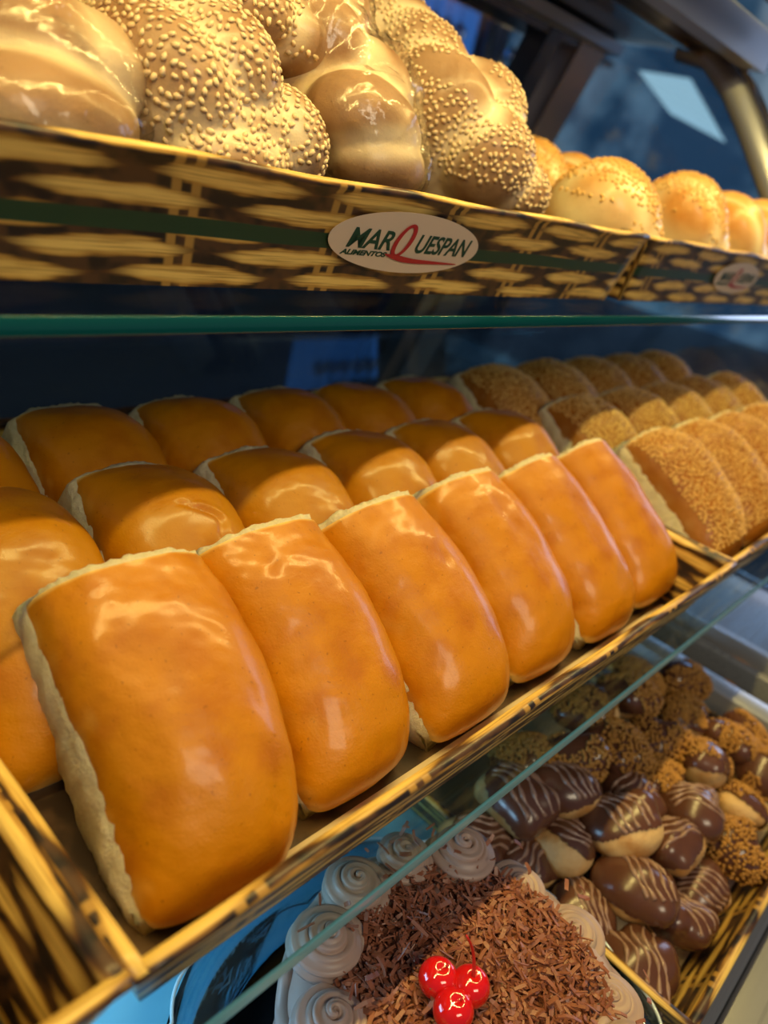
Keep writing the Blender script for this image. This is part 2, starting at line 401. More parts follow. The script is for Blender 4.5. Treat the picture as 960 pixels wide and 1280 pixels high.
def tray(x0, x1, y0, y1, zr, zf, label, group, stripe=False, sl=.013, u0=0., base=None):
    c = np.array([(x0+x1)/2, (y0+y1)/2, zf-.002]); T = empty('bakery_tray', c, label, 'tray', group)
    hx, hy, h = (x1-x0)/2, (y1-y0)/2, zr-zf; m = M_WICKS if stripe else M_WICK
    B = lambda a, b: (a*(hx-sl), b*(hy-sl), 0.0); R = lambda a, b: (a*hx, b*hy, h)
    wall_panel('front_wall', B(-1, -1), B(1, -1), R(-1, -1), R(1, -1), (0, 1, 0), m, T, u0)
    wall_panel('back_wall', B(-1, 1), B(1, 1), R(-1, 1), R(1, 1), (0, -1, 0), m, T, .03)
    wall_panel('side_wall', B(-1, -1), B(-1, 1), R(-1, -1), R(-1, 1), (1, 0, 0), M_WICK, T, .02)
    wall_panel('side_wall', B(1, -1), B(1, 1), R(1, -1), R(1, 1), (-1, 0, 0), M_WICK, T, .05)
    box('base_panel', (-(hx-sl)+.004, -(hy-sl)+.004, .0002), ((hx-sl)-.004, (hy-sl)-.004, .0025), base or M_TRAYB, T)
    return T
GT = 'wicker print bakery trays on the glass shelves'
UT1 = tray(.095, .633, UY, .62, UR, UF, 'yellow wicker print tray with green stripe on upper shelf holding braided breads', GT, True, u0=.035)
UT2 = tray(.637, 1.172, UY, .62, UR, UF, 'upper shelf wicker print tray with faint oval logo at far right of photo', GT, True, u0=.01)
MT1 = tray(.0925, .634, MY, .53, MR, MF, 'wicker print tray on middle shelf holding the glossy golden buns', GT, sl=.017)
MT2 = tray(.637, 1.173, MY+.002, .53, MR, MF, 'wicker print tray on middle shelf holding sesame crusted buns', GT, sl=.017)
MT0 = tray(-.448, .0915, MY, .53, MR, MF, 'wicker print tray at bottom left corner left of the golden buns', GT, sl=.017)
LT = tray(.410, .752, -.020, .30, -.437, DECK+.002, 'low wicker print tray on steel deck holding chocolate profiteroles', 'wicker print bakery trays on the glass shelves', sl=.020, base=M_PAPER)
del LT['group']

c_ = MT1.location; o = box('liner_paper', (.165-c_[0], .1345-c_[1], .0027), (.60-c_[0], .150-c_[1], .0031), M_PAPER, MT1); o['label'] = 'white paper liner strip'
# logo emblem on the two upper trays
import os
FONT = None
def text_mesh(body, size, mat, parent, loc, rot, name, shear=.25, sx=1., ext=.00012, bold=0.):
    cu = bpy.data.curves.new(name, 'FONT'); cu.body = body; cu.size = size; cu.shear = shear; cu.align_x = 'LEFT'; cu.extrude = ext; cu.offset = bold; cu.space_character = .96
    tmp = bpy.data.objects.new('tmp', cu); COL.objects.link(tmp); bpy.context.view_layer.update()
    me = bpy.data.meshes.new_from_object(tmp.evaluated_get(bpy.context.evaluated_depsgraph_get())); bpy.data.objects.remove(tmp); bpy.data.curves.remove(cu)
    me.name = name; me.materials.clear(); me.materials.append(mat)
    xs = [v.co.x for v in me.vertices]; w0 = max(xs)-min(xs)
    o = bpy.data.objects.new(name, me); COL.objects.link(o); o.parent = parent; o.location = loc; o.rotation_euler = rot; o.scale = (sx, 1, 1)
    return o, w0
M_LG = simple('logo_green_print', (.010, .052, .022), .5); M_LR = simple('logo_red_print', (.46, .02, .015), .5)
M_LC = NT('logo_cream_print'); M_LC.set(col=(.74, .56, .38), rough=.45); M_LC = M_LC.m
def logo(T, xc, zc):
    # front wall plane: leans out towards the rim (12 mm over the height)
    c = np.array(T.location); h = UR-UF; ang = math.atan2(.012, h)
    yb = (UY+.012*(1-(zc-UF)/h)) - c[1]-.0016
    E = bpy.data.objects.new('logo_emblem', None); COL.objects.link(E); E.parent = T; E.empty_display_size = .01
    E['label'] = 'cream oval emblem with green and red lettering'
    E.location = (xc-c[0], yb, zc-c[2]); E.rotation_euler = (math.pi/2+ang, 0, 0)
    n = 64; a, b = .0635, .0172
    V = [(a*math.cos(2*math.pi*i/n), b*math.sin(2*math.pi*i/n), z) for z in (0, .0004) for i in range(n)]
    mk('emblem_oval', V, [tuple(range(n, 2*n)), tuple(range(n))[::-1]]+[(i, (i+1) % n, (i+1) % n+n, i+n) for i in range(n)], M_LC, E, False)
    z = .0006
    def word(s, x0, x1, y, size, mat, nm, bold=.00022):
        o, w0 = text_mesh(s, size, mat, E, (x0, y, z), (0, 0, 0), nm, bold=bold); o.scale = ((x1-x0)/w0, 1, 1); return o
    word('MAR', -.0505, -.0165, -.0045, .0150, M_LG, 'logo_lettering')
    word('UESPAN', .0035, .0530, -.0045, .0150, M_LG, 'logo_lettering')
    word('ALIMENTOS', -.0520, -.0165, -.0086, .0038, M_LG, 'logo_lettering', .0001)
    # the large red Q: oval ring, broad swooping tail
    R1 = []
    m = 40
    for rr in (1, 0):
        for i in range(m):
            t = 2*math.pi*i/m; wv = (.0072, .0098) if rr else (.0038, .0078)
            x, y = wv[0]*math.cos(t), wv[1]*math.sin(t); R1.append((-.0070+x+y*.35, .0015+y, z+.0004))
    mk('logo_initial', R1, [(i, (i+1) % m, m+(i+1) % m, m+i) for i in range(m)], M_LR, E, False)
    P = []; q = 24
    for i in range(q+1):
        s = i/q; x = -.0185+s*.0655; mid = -.0068-.0030*math.sin(min(1, s*2.2)*math.pi*.5)+.0004*s; wdt = .0003+.0017*math.sin(min(1, s*4)*math.pi/2)*(1-s)**.9
        P += [(x, mid-wdt, z+.0005), (x, mid+wdt, z+.0005)]
    mk('logo_swoosh', P, [(2*i, 2*i+2, 2*i+3, 2*i+1) for i in range(q)], M_LR, E, False)
logo(UT1, .3475, (UR+UF)/2+.0005); logo(UT2, .888, (UR+UF)/2+.0005)

# ================================================================== GOLDEN BUNS (rows leaning back in the tray)
SL = np.array([0, .815, .580]); NN = np.array([0, -.580, .815])       # up the lean, and out of the crust
NU, NV = 80, 96
def bun_geo(w, L, D, seed, nu=80, nv=96, hr=0., crack=False, taper=.9):
    """crust shell in local coords (x across, y up the slope, z out)."""
    nz = Noise3(seed, 38); nz2 = Noise3(seed+50, 130); nz3 = Noise3(seed+90, 420)
    V = []; E = []
    for j in range(nv):
        t = j/(nv-1)
        for i in range(nu):
            u = i/(nu-1)
            a = math.pi*(1-u)                                         # left (pi) to right (0)
            x = -math.cos(math.pi*u)
            # superellipse dome: right side falls to the base, left side stops at the torn face
            ex = .95
            cx = math.copysign(abs(math.cos(a))**ex, math.cos(a)); cz = math.sin(a)**.74
            # ends: rounded foot, gently falling head
            foot = (1-max(0, (.44-t)/.44)**3.2)**.5 if t < .44 else 1
            head = 1-(.12+.60*hr)*max(0, (t-.62)/.38)**2.4
            wid = w/2*((.58+.42*foot) if u > .5 else (.90+.10*foot))*(1-(.06+.14*hr)*max(0, (t-.62)/.38)**2)
            bow = .004*math.sin(math.pi*t)
            if u > .5: wid *= taper+(1-taper)*min(1, t/.55)
            px = cx*wid + bow
            pz = cz*D*foot*head*(1+.08*math.sin(math.pi*min(1, t*1.1)))
            if u > .5: pz -= (1-cz)*.020*foot                         # right side wraps further down
            else: pz -= (1-cz)*.004*foot
            py = t*L
            # curl the foot under
            py -= .013*(1-t)**4*math.sin(math.pi*u)**.5; pz += .005*(1-t)**4
            V.append((px, py, pz)); E.append(max(0, 1-u/.035)*.7 + .42*max(0, 1-u/.28) + max(0, (t-.980)/.020)*.7 + max(0, (.03-t)/.03)*.6)
    V = np.array(V); N = vnormals(V, [f for f in grid_faces(nu, nv)])
    d = .0022*nz(V)+.0007*nz2(V)+.00015*nz3(V)
    V = V+N*d[:, None]*np.clip((V[:, 2:3]+.01)/.02, .2, 1)
    if crack:
        uu, tt = np.meshgrid(np.linspace(0, 1, nu), np.linspace(0, 1, nv)); path = .50+.16*(.62-tt)/.30+.03*np.sin(tt*34)
        g = np.exp(-((uu-path)/.014)**2)*(tt > .36)*(tt < .70); V = V-N*(.0022*g.ravel())[:, None]; g2 = np.exp(-((uu-path-.035)/.03)**2)*(tt > .38)*(tt < .68); V = V+N*(.0009*g2.ravel())[:, None]
    dn = np.random.default_rng(seed+5)
    for q in range(4):
        pu, pt = dn.uniform(.3, .85), dn.uniform(.15, .85); cpt = V[int(pt*(nv-1))*nu+int(pu*(nu-1))]; dd = np.linalg.norm((V-cpt)*[1, .6, 1], axis=1); V = V-N*(dn.uniform(.0006, .0016)*np.exp(-(dd/dn.uniform(.004, .009))**2))[:, None]
    E = np.array(E)+.25*nz2(V*1.7)*(np.array(E) > .02)
    return V, grid_faces(nu, nv), E
def crumb_geo(V, nu, nv, L, seed, depth=.032):
    """torn crumb body that fills the crust shell and sticks out a little at its left side and head"""
    G = V.reshape(nv, nu, 3); rows = []; js = list(range(0, nv, 2))+[nv-1, nv-1, nv-1]; nb = 26
    for q, j in enumerate(js):
        r = G[j].copy(); cx = r[:, 0].mean(); t = j/(nv-1)
        r[:, 0] = cx+(r[:, 0]-cx)*.965; r[:, 2] = r[:, 2]-.0016
        lw = np.clip(1-np.arange(nu)/(nu*.10), 0, 1); r[:, 0] -= lw*.0042
        foot = min(1, .25+t*2.2); dep = depth*foot
        s_ = np.linspace(0, 1, nb+2)[1:-1]; a, b = r[-1], r[0]; bx = a[0]+(b[0]-a[0])*s_
        base = np.stack([bx+.0*s_, np.full(nb, r[:, 1].mean()), np.minimum(a[2], b[2])-dep*np.sin(np.pi*np.clip(s_*1.0, 0, 1))**.35*(.6+.4*s_)], 1)
        ring = np.vstack([r, base])
        if q == len(js)-3: ring[:, 1] += .0028*(1-.6*(G[-1,:,2].max() < .7*G[:,:,2].max()))
        if q >= len(js)-2:
            c = ring.mean(0); ring = c+(ring-c)*(.86 if q == len(js)-2 else .02); ring[:, 1] = L+.0040
        rows.append(ring)
    n = nu+nb; VV = np.vstack(rows); Fc = grid_faces(n, len(rows), True)+[tuple(range(n))[::-1]]
    N = vnormals(VV, Fc); f1, f2, f3 = Noise3(seed+7, 300, 20), Noise3(seed+9, 900, 24), Noise3(seed+3, 60)
    ex = np.tile(np.r_[np.clip(1-np.arange(nu)/(nu*.12), 0, 1), np.full(nb, 1.)], len(rows)); ex[-3*n:] = 1
    VV = VV+N*((.0016*f1(VV)+.0012*f2(VV)+.0014*f3(VV))*ex)[:, None]
    return VV, Fc
BUN_PROTO = {}
def bun(name, loc, w, L, D, seed, label, group, yaw=0., roll=0., mat=None, seeds=0, crumb=True, pitch=0., hr=0., crack=False, taper=.9):
    b = empty(name, loc, label, 'bread', group)
    s, n_ = SL.copy(), NN.copy()
    R = Matrix([[1, 0, 0], [0, s[1], n_[1]], [0, s[2], n_[2]]])      # columns x, y=slope, z=out
    R = Matrix.Rotation(yaw, 3, 'Z')@R@Matrix.Rotation(roll, 3, 'Y')@Matrix.Rotation(pitch, 3, 'X')
    b.rotation_euler = R.to_euler()
    V, Fc, E = bun_geo(w, L, D, seed, hr=hr, crack=crack, taper=taper)
    mk('crust', V, Fc, mat or M_CRUST, b, attr={'edge': E})
    V2, F2 = crumb_geo(V, NU, NV, L, seed); o = mk('crumb', V2, F2, M_CRUMB, b); o['label'] = 'pale torn crumb side'
    if seeds:
        scatter_seeds(V, Fc, seeds, lambda P, N: (P[:, 0] > -w/2+.010) & (P[:, 1] > .004), L=.0040, W=.0028, T=.0019, mind=.0029, seed=seed, sub=1 if loc[1] < .2 and loc[0] < .8 else 0, mat=M_SEED_G, parent=b)
    return b
GB = 'glossy golden buns in the middle tray'
PITCH = .0865
ordn = ['first', 'second', 'third', 'fourth', 'fifth', 'sixth', 'seventh']
for i in range(6):
    x = .1215+PITCH*(i+.5)
    lab = ['front row golden bun nearest the tray corner with torn white side showing', 'second golden bun of the front row, just behind the nearest one',
           'third golden bun of the front row counting from the tray corner', 'fourth golden bun of the front row counting from the tray corner',
           'fifth golden bun of the front row, last but one before the sesame buns', 'sixth and farthest golden bun of the front row beside the sesame buns'][i]
    b = bun('golden_bun', (x, .158+(.006+.003*(i % 2) if i else 0), -.284), .092, .131 if i == 0 else .125, .036, 11+i, lab, GB, yaw=[-.05, .0, .03, -.02, .02, .0][i], roll=[-.02, .04, .05, .05, .05, .05][i], taper=.76 if i == 0 else .88)
for i in range(7):
    x = .070+.0895*(i+.5)
    if i == 6: x -= .012
    lab = ['middle row golden bun at left edge of photo, half in shadow', 'middle row golden bun with a cracked crust, behind the nearest bun', 'third bun from the left in the middle row of golden buns',
           'fourth bun from the left in the middle row of golden buns', 'fifth bun from the left in the middle row of golden buns', 'sixth bun from the left in the middle row of golden buns', 'last bun at right end of the middle row of golden buns'][i]
    if i == 6: continue
    bun('golden_bun', (x+.03, .254+.002*(i % 2), -.2855), .091, .133, .039, 31+i, lab, GB, yaw=.02*(-1)**i, roll=.05, hr=1., crack=(i == 1))
for i in range(6):
    x = .098+.0862*(i+.5)+.012
    lab = ['back row shaded golden bun cut by left edge of photo', 'second bun from the left in the shaded back row', 'third bun from the left in the shaded back row',
           'fourth bun from the left in the shaded back row', 'fifth bun from the left in the shaded back row', 'last shaded bun at right end of the back row'][i]
    bun('golden_bun', (x, .348+.002*(i % 2), -.2815), .087, .127, .040, 51+i, lab, GB, yaw=.02*(-1)**i, roll=.03, hr=1.)
GS = 'sesame crusted buns in the right middle tray'
rows = [(.160, -.284, .690, .105, 5, 'front'), (.257, -.2855, .700, .108, 5, 'middle'), (.348, -.2815, .665, .105, 5, 'back')]
for (y, z, x0, p, nb, rn) in rows:
    for i in range(nb):
        lab = '%s sesame crusted bun from the left in the %s row right of golden buns' % (ordn[i], rn) if i else 'leftmost sesame crusted bun of the %s row, its pale torn end showing' % rn
        bun('sesame_bun', (x0+p*(i+.5), y, z), p*1.02, .130, .040, 71+i+int(y*100), lab, GS, yaw=.02*(-1)**i, mat=M_CRUST_SES, hr=.7, seeds=[1900, 1500, 1100, 900, 800][i])
# crumbly bread in the left neighbour tray
cb = empty('crumble_bread', (.010, .188, -.2865), 'pale crumbly topped bread in the tray at bottom left corner', 'bread')
L1 = [lobe((0, 0, .022), (.060, .060, .030))]
V, Fc = star(L1, (0, 0, .02), 5, .15); nz = Noise3(5, 160, 24); N = vnormals(V, Fc); V = V+N*(.0035*nz(V))[:, None]
mk('crust', V, Fc, M_PALE, cb, attr={'edge': np.full(len(V), .7)})
o = scatter_seeds(V, Fc, 700, lambda P, N: N[:, 2] > -.2, L=.007, W=.005, T=.004, mind=.0035, seed=4, sub=1, name='crumble_topping', mat=M_CRUMB, parent=cb)

# ================================================================== UPPER BREADS (knotted loaves)
def fuse(lobes, voxel=.0021, smooth=1):
    """union of the lobes as one continuous skin"""
    VV = []; FF = []; nb = 0; S, SF = ico(4)
    for c, r, R in lobes: VV.append((S*r)@R.T+c); FF += [tuple(j+nb for j in f) for f in SF]; nb += len(S)
    o = mk('tmp', np.vstack(VV), FF, M_BRAID); m = o.modifiers.new('r', 'REMESH'); m.mode = 'VOXEL'; m.voxel_size = voxel
    m2 = o.modifiers.new('s', 'SMOOTH'); m2.iterations = smooth; m2.factor = .5
    bpy.context.view_layer.update(); e = o.evaluated_get(bpy.context.evaluated_depsgraph_get()); me = e.to_mesh()
    V = np.empty(len(me.vertices)*3); me.vertices.foreach_get('co', V); Fc = [tuple(p.vertices) for p in me.polygons]; e.to_mesh_clear()
    d = o.data; bpy.data.objects.remove(o); bpy.data.meshes.remove(d); return V.reshape(-1, 3), Fc
def loaf(name, loc, lobes, label, mat, seeds=0, seedmat=None, centre=(0, .07, .05), film=False, rot=(0, 0, 0), smask=None, sub=6, k=.004, edge=None, seed=1, scale=1., big=True, group='braided breads in the upper tray'):
    b = empty(name, loc, label, 'bread', group, rot); b.scale = (scale,)*3
    V, Fc = fuse(lobes) if big else star(lobes, centre, sub, .22, k)
    nz = Noise3(seed, 60); nz2 = Noise3(seed+1, 300, 20); N = vnormals(V, Fc)
    # creases between lobes are pale, unbaked
    dl = np.sort(np.stack([(np.linalg.norm(((V-c)@R)/r, axis=1)-1)*min(r) for c, r, R in lobes]), 0)
    crease = np.clip(1-(dl[1]-dl[0])/.011, 0, 1) if len(lobes) > 1 else np.zeros(len(V))
    E = np.clip(crease*1.05+.35*nz(V)*.9, 0, 1)
    if edge is not None: E = np.clip(np.maximum(E, edge(V)), 0, 1)
    V = V+N*(.0012*nz(V)+.0003*nz2(V))[:, None]
    mk('crust', V, Fc, mat, b, attr={'edge': E})
    if seeds:
        scatter_seeds(V, Fc, seeds, smask, L=.0046, W=.0030, T=.0017, mind=.0033, seed=seed, sub=1 if big else 0, mat=seedmat or M_SEED, parent=b)
    if film:
        lb = [(c, r*1.0+.0035, R) for c, r, R in lobes]
        V, Fc = fuse(lb, .0035, 22)
        N = vnormals(V, Fc); r1 = Noise3(seed+5, 70, 10); r2 = Noise3(seed+6, 45, 8)
        rid = .0030*(1-np.abs(r1(V))*2.4).clip(0)**3+.0026*(1-np.abs(r2(V))*2.2).clip(0)**3
        o = mk('plastic_film', V+N*rid[:, None], Fc, M_FILM, b); o['label'] = 'clear crinkled plastic wrap'
    return b
M_FILM = thin_glass('clear_plastic_film', (1, .99, .97), .02, .14, .5, frk=.45)
def braid(L, W, H, n, rise, seed):
    """plait climbing away from the viewer: fat strands cross over the top, alternating left and right"""
    r = np.random.default_rng(seed); out = []
    for i in range(n):
        s = i/(n-1); sd = 1 if i % 2 else -1
        y = .035+s*(L-.07); z = H*.46+rise*s; k = 1-.22*abs(s-.4)*2
        out.append(lobe((sd*W*.13, y, z+H*.12), (W*.40*k, L/n*.62, H*.46*k), rx=.35, rz=sd*.70))
        out.append(lobe((-sd*W*.27, y+L/n*.35, z-H*.10), (W*.22*k, L/n*.60, H*.34*k), rz=-sd*.3))
    out.append(lobe((W*.02, .034, H*.30), (W*.42, .034, H*.33)))
    out.append(lobe((-W*.02, .050, H*.50), (W*.37, .036, H*.40), rx=.3))
    return out
def ms(P, N): return (N[:, 2] > -.45)
FZ = UF+.003
def at_y(px, py, y):
    d = np.array([px-480, 640-py, -F]); r = np.array([d@AX, d@AY, d@AZ]); return r*y/r[1]
def knot(name, x0, rows, label, seeds, film, seed, slit=None):
    """rows: bearing of each strand of the knot (px, py), depth y, half width / half height in px, half depth in m, lean"""
    L = []
    for (px, py, y, a, h, dy, ry) in rows:
        c = at_y(px, py, y); m = np.linalg.norm(c)/F; L.append(lobe((c[0]-x0, c[1]-.32, c[2]-FZ), (a*m, dy, h*m), ry=ry, rz=.25))
    return loaf(name, (x0, .32, FZ), L, label, M_BRAID, seeds=seeds, film=film, seed=seed,
                smask=lambda P, N: ms(P, N) & ~((P[:, 2] < .030) & (P[:, 1] < .030) & (N[:, 1] < -.3)) & (Noise3(seed+40, 70)(P) > -.34), centre=(0, .09, .07))
# strands lean to the left going up because the loaves run away from the viewer
knot('plain_loaf', .15, [(60, 150, .345, 105, 62, .030, 0), (85, 85, .375, 70, 62, .040, .5), (20, 60, .385, 85, 70, .050, .2), (110, 20, .43, 60, 60, .06, .3), (20, 180, .36, 110, 50, .04, 0)],
     'plain pale crusted wrapped bread cut off by left edge of the upper tray', 0, True, 3)
knot('sesame_loaf', .27, [(285, 195, .340, 82, 40, .026, 0), (345, 180, .352, 50, 62, .030, -.5), (255, 90, .365, 72, 68, .040, .35), (190, 120, .370, 66, 92, .050, -.5), (165, 35, .400, 62, 62, .050, -.6), (310, 40, .430, 60, 50, .060, .6), (250, 150, .372, 110, 60, .050, 0), (245, 0, .43, 80, 50, .06, 0)],
     'big seeded braided bread nearest on the upper tray beside the plain left one', 2900, False, 5)
knot('plain_loaf', .372, [(470, 205, .345, 68, 42, .028, 0), (452, 165, .358, 82, 55, .035, .3), (440, 110, .385, 56, 52, .040, .5), (375, 70, .410, 52, 70, .050, -.5), (355, 10, .450, 66, 60, .060, .3), (420, 150, .39, 80, 70, .05, 0)],
     'smooth plain braided bread in shiny crinkled film between two seeded breads', 0, True, 8)
knot('sesame_loaf', .50, [(640, 240, .352, 42, 34, .028, 0), (600, 200, .368, 62, 56, .040, .45), (582, 140, .400, 46, 56, .045, .3), (540, 160, .400, 50, 80, .05, -.3), (512, 100, .440, 46, 66, .050, -.25), (470, 55, .480, 56, 56, .055, .2), (425, 30, .520, 58, 60, .06, 0), (570, 210, .40, 80, 60, .05, 0)],
     'tall seeded braided bread left of the round golden rolls', 2900, False, 12)
GR = 'round golden rolls at far end of the upper shelf'
def roll_(loc, a, b, h, label, seeds, seed, mat=M_PALE):
    lb = [lobe((0, 0, h*.5), (a, b, h*.55)), lobe((a*.30, -b*.40, h*.36), (a*.75, b*.68, h*.40), ry=.35, rz=.4), lobe((-a*.35, -b*.15, h*.5), (a*.62, b*.8, h*.47), ry=-.4)]
    return loaf('round_roll', loc, lb, label, mat, seeds=seeds, seedmat=M_SEED_G, centre=(0, 0, h*.45), sub=5, seed=seed, big=False, group=GR, smask=lambda P, N: (N[:, 2] > -.25) & ~((P[:, 0] < -a*.60) & (P[:, 2] < h*.7)) & (np.abs(P[:, 0]*.5+P[:, 2]-h*.55) > .006))
def roll_px(px, py, a, h, y, label, seeds, seed):
    c = at_y(px, py, y); m = np.linalg.norm(c)/F; top = c[2]+h*m
    roll_((c[0], y, FZ), a*m*.92, .052, top-FZ, label, seeds, seed)
roll_px(757, 250, 72, 36, .350, 'big seeded golden roll with a pale split, right of the tall braided bread', 650, 21)
roll_px(852, 262, 52, 32, .350, 'seeded golden roll just past the gap between the upper trays', 500, 22)
roll_px(908, 275, 42, 24, .350, 'plain golden roll with a pale cut, above the far logo', 0, 23)
roll_px(948, 280, 40, 20, .350, 'plain golden roll touching the right edge of the photo', 0, 24)
roll_px(655, 230, 38, 44, .470, 'seeded golden roll in back row behind the tall braided bread', 400, 25)
roll_px(708, 235, 34, 32, .470, 'pale golden roll in back row behind the big split roll', 0, 26)

# ================================================================== CAKE
M_CREAM = NT('mocha_cream'); M_CREAM.set(col=(.46, .32, .26), rough=.42, sss=.3, srad=(.6, .4, .3), sscale=.004); M_CREAM = M_CREAM.m
M_CHOC = NT('chocolate_shavings'); M_CHOC.set(col=M_CHOC.mix(M_CHOC.noise(90, 2.), (.24, .074, .036), (.39, .150, .082)), rough=.42, sss=.05, sscale=.002); M_CHOC = M_CHOC.m
M_CHERRY = NT('glossy_cherry').set(col=(.72, .008, .006), rough=.08, coat=.8, coatr=.03, sss=.4, srad=(.9, .1, .05), sscale=.006).m
CX, CY, CT, CBz = .27, .072, -.374, -.4615
M_PLAST = thin_glass('clear_blue_plastic', (.70, .87, .95), .10, .08, .25)
M_COOLLIT = simple('cool_light_blue', (.26, .62, .82), .25, coat=.5)  # saturated blue stands in for cool light falling on the deck
ctn = empty('cake_container', (CX, CY, DECK), 'clear scalloped plastic cake base with black board under the chocolate cake', 'cake container')
sc = lambda a: .035*abs(math.sin(a*9))-.012
lathe('scalloped_tray', [(.001, .0010), (.118, .0010), (.124, .003), (.132, .030), (.140, .036), (.150, .038), (.1505, .0395), (.1400, .0378), (.1305, .032), (.122, .0045), (.117, .0022), (.001, .0022)], M_PLAST, ctn, 180, wave=lambda a: 0).data
def scal(name, r, z, mat, par, rr=.0011):
    P = [((r+.0045*abs(math.sin(a*11)))*math.cos(a), (r+.0045*abs(math.sin(a*11)))*math.sin(a), z) for a in np.linspace(0, 2*math.pi, 265)]
    return tube(name, P, rr, mat, par, 6)
scal('scalloped_rim', .148, .0400, M_WHITE if False else simple('clear_plastic_rim', (.72, .85, .95), .1, coat=1.), ctn)
scal('scalloped_rim', .128, .0250, simple('clear_plastic_rib', (.25, .45, .60), .1, coat=1.), ctn, .0007)
lathe('black_board', [(.001, .0085), (.122, .0085), (.122, .0035), (.001, .0035)], M_BLACK, ctn, 64)
sheet = box('cool_light_sheet', (.02, .135, DECK+.0002), (.43, .36, DECK+.0009), M_COOLLIT)  # sheet added where the deck is lit cyan
tag(sheet, 'pale blue sheet added to imitate cool light on the steel deck behind the scalloped cake base', 'sheet')
# cake drum
cake = empty('chocolate_cake', (CX, CY, CBz-.0115), 'round chocolate cake with shavings and piped rosettes on the steel deck', 'cake')
H = CT-CBz+.0115
pr = [(.001, .0), (.086, .0), (.092, .004), (.094, .02), (.094, H-.012), (.090, H-.004), (.082, H), (.04, H+.001), (.001, H+.001)]
o = lathe('sponge', pr, M_CREAM, cake, 96)
nz = Noise3(3, 120, 18)
for v in o.data.vertices:
    p = np.array([v.co[:]]); d = .0010*nz(p)[0]+.0008*math.sin(v.co.z*700); rr = math.hypot(v.co.x, v.co.y)
    if rr > .05: v.co.x *= 1+d/rr; v.co.y *= 1+d/rr
def rosette(r, h, turns=2.6, seed=0, ridges=7):
    """piped star-tip swirl: a ridged rope wound inwards and upwards"""
    V = []; n = 110; m = 28; pts = []
    for i in range(n):
        s = i/(n-1); a = 2*math.pi*turns*s+seed; R = r*.62*(1-s)**.85; pts.append((R*math.cos(a), R*math.sin(a), h*.22+h*.66*s**1.1))
    for i, p in enumerate(pts):
        s = i/(n-1); q = np.array(pts[min(i+1, n-1)])-np.array(pts[max(i-1, 0)]); q /= np.linalg.norm(q)+1e-9
        side = np.cross(q, [0, 0, 1.]); side /= np.linalg.norm(side)+1e-9; up = np.cross(side, q)
        rad = r*.40*(1-s)**.55+.0004
        if i < 6: rad *= .4+.1*i
        for k in range(m):
            a = 2*math.pi*k/m; rr = rad*(1+.16*math.cos(ridges*a+s*10))
            V.append(np.array(p)+side*math.cos(a)*rr+up*math.sin(a)*rr)
    return np.array(V), grid_faces(m, n, True)+[tuple(range(m))[::-1], tuple((n-1)*m+k for k in range(m))]
RV, RF = rosette(.0215, .024)
nr = 13; proto = None
for i in range(nr):
    a = 2*math.pi*i/nr+.28
    if proto is None: o = proto = mk('rosette', RV, RF, M_CREAM, cake)
    else: o = proto.copy(); COL.objects.link(o); o.parent = cake
    o.location = (.0785*math.cos(a), .0785*math.sin(a), H-.001); o.rotation_euler = (0, 0, i*1.3); s_ = 1+.08*math.sin(i*2.1); o.scale = (s_, s_, s_*.95)
    if a < .75 or a > 5.2: o.location.z -= .008; o.scale = (s_*1.05, s_*.95, s_*.6)
# piped border cord round the side top
P = [(.0945*math.cos(a), .0945*math.sin(a), H-.016+.002*math.sin(a*20)) for a in np.linspace(0, 2*math.pi, 200)]
tube('piped_border', P, .0045, M_CREAM, cake, 8)
# shavings
def shavings(n, rmax, name, seed, z0=0.):
    r = np.random.default_rng(seed); VV = []; FF = []; nb = 0
    for i in range(n):
        R = rmax*math.sqrt(r.uniform()); a = r.uniform(0, 6.283); L = r.uniform(.003, .012); W = r.uniform(.0008, .0028); T = .0003
        hgt = .0065*math.cos(min(1, R/rmax)*1.2)+r.uniform(-.003, .004)
        c = np.array([R*math.cos(a), R*math.sin(a), H+.004+hgt+z0]); M = rotm(r.normal()*.45, r.normal()*.45, r.uniform(0, 6.283)); cur = r.uniform(-.25, .25)
        pts = []
        for k in range(4):
            s = k/3-.5; bend = cur*L*(4*s*s-1)*.5; ww = W*(1-.5*abs(s)*r.uniform(.4, 1.4))
            for (yy, zz) in ((-ww/2, -T), (ww/2, -T), (ww/2, T), (-ww/2, T)): pts.append(np.array([s*L, yy+bend*.4, zz+bend]))
        VV.append(np.array(pts)@M.T+c)
        for k in range(3):
            for q in range(4): FF.append((nb+k*4+q, nb+k*4+(q+1) % 4, nb+(k+1)*4+(q+1) % 4, nb+(k+1)*4+q))
        FF += [(nb+3, nb+2, nb+1, nb), (nb+12, nb+13, nb+14, nb+15)]; nb += 16
    o = mk(name, np.vstack(VV), FF, M_CHOC, cake, False); tag(o, kind='stuff'); return o
lathe('shaving_bed', [(.066, H), (.060, H+.005), (.03, H+.008), (.001, H+.009)], M_CHOC, cake, 48)
shavings(4600, .073, 'chocolate_shavings', 2)
shavings(90, .094, 'stray_shavings', 6, .010)
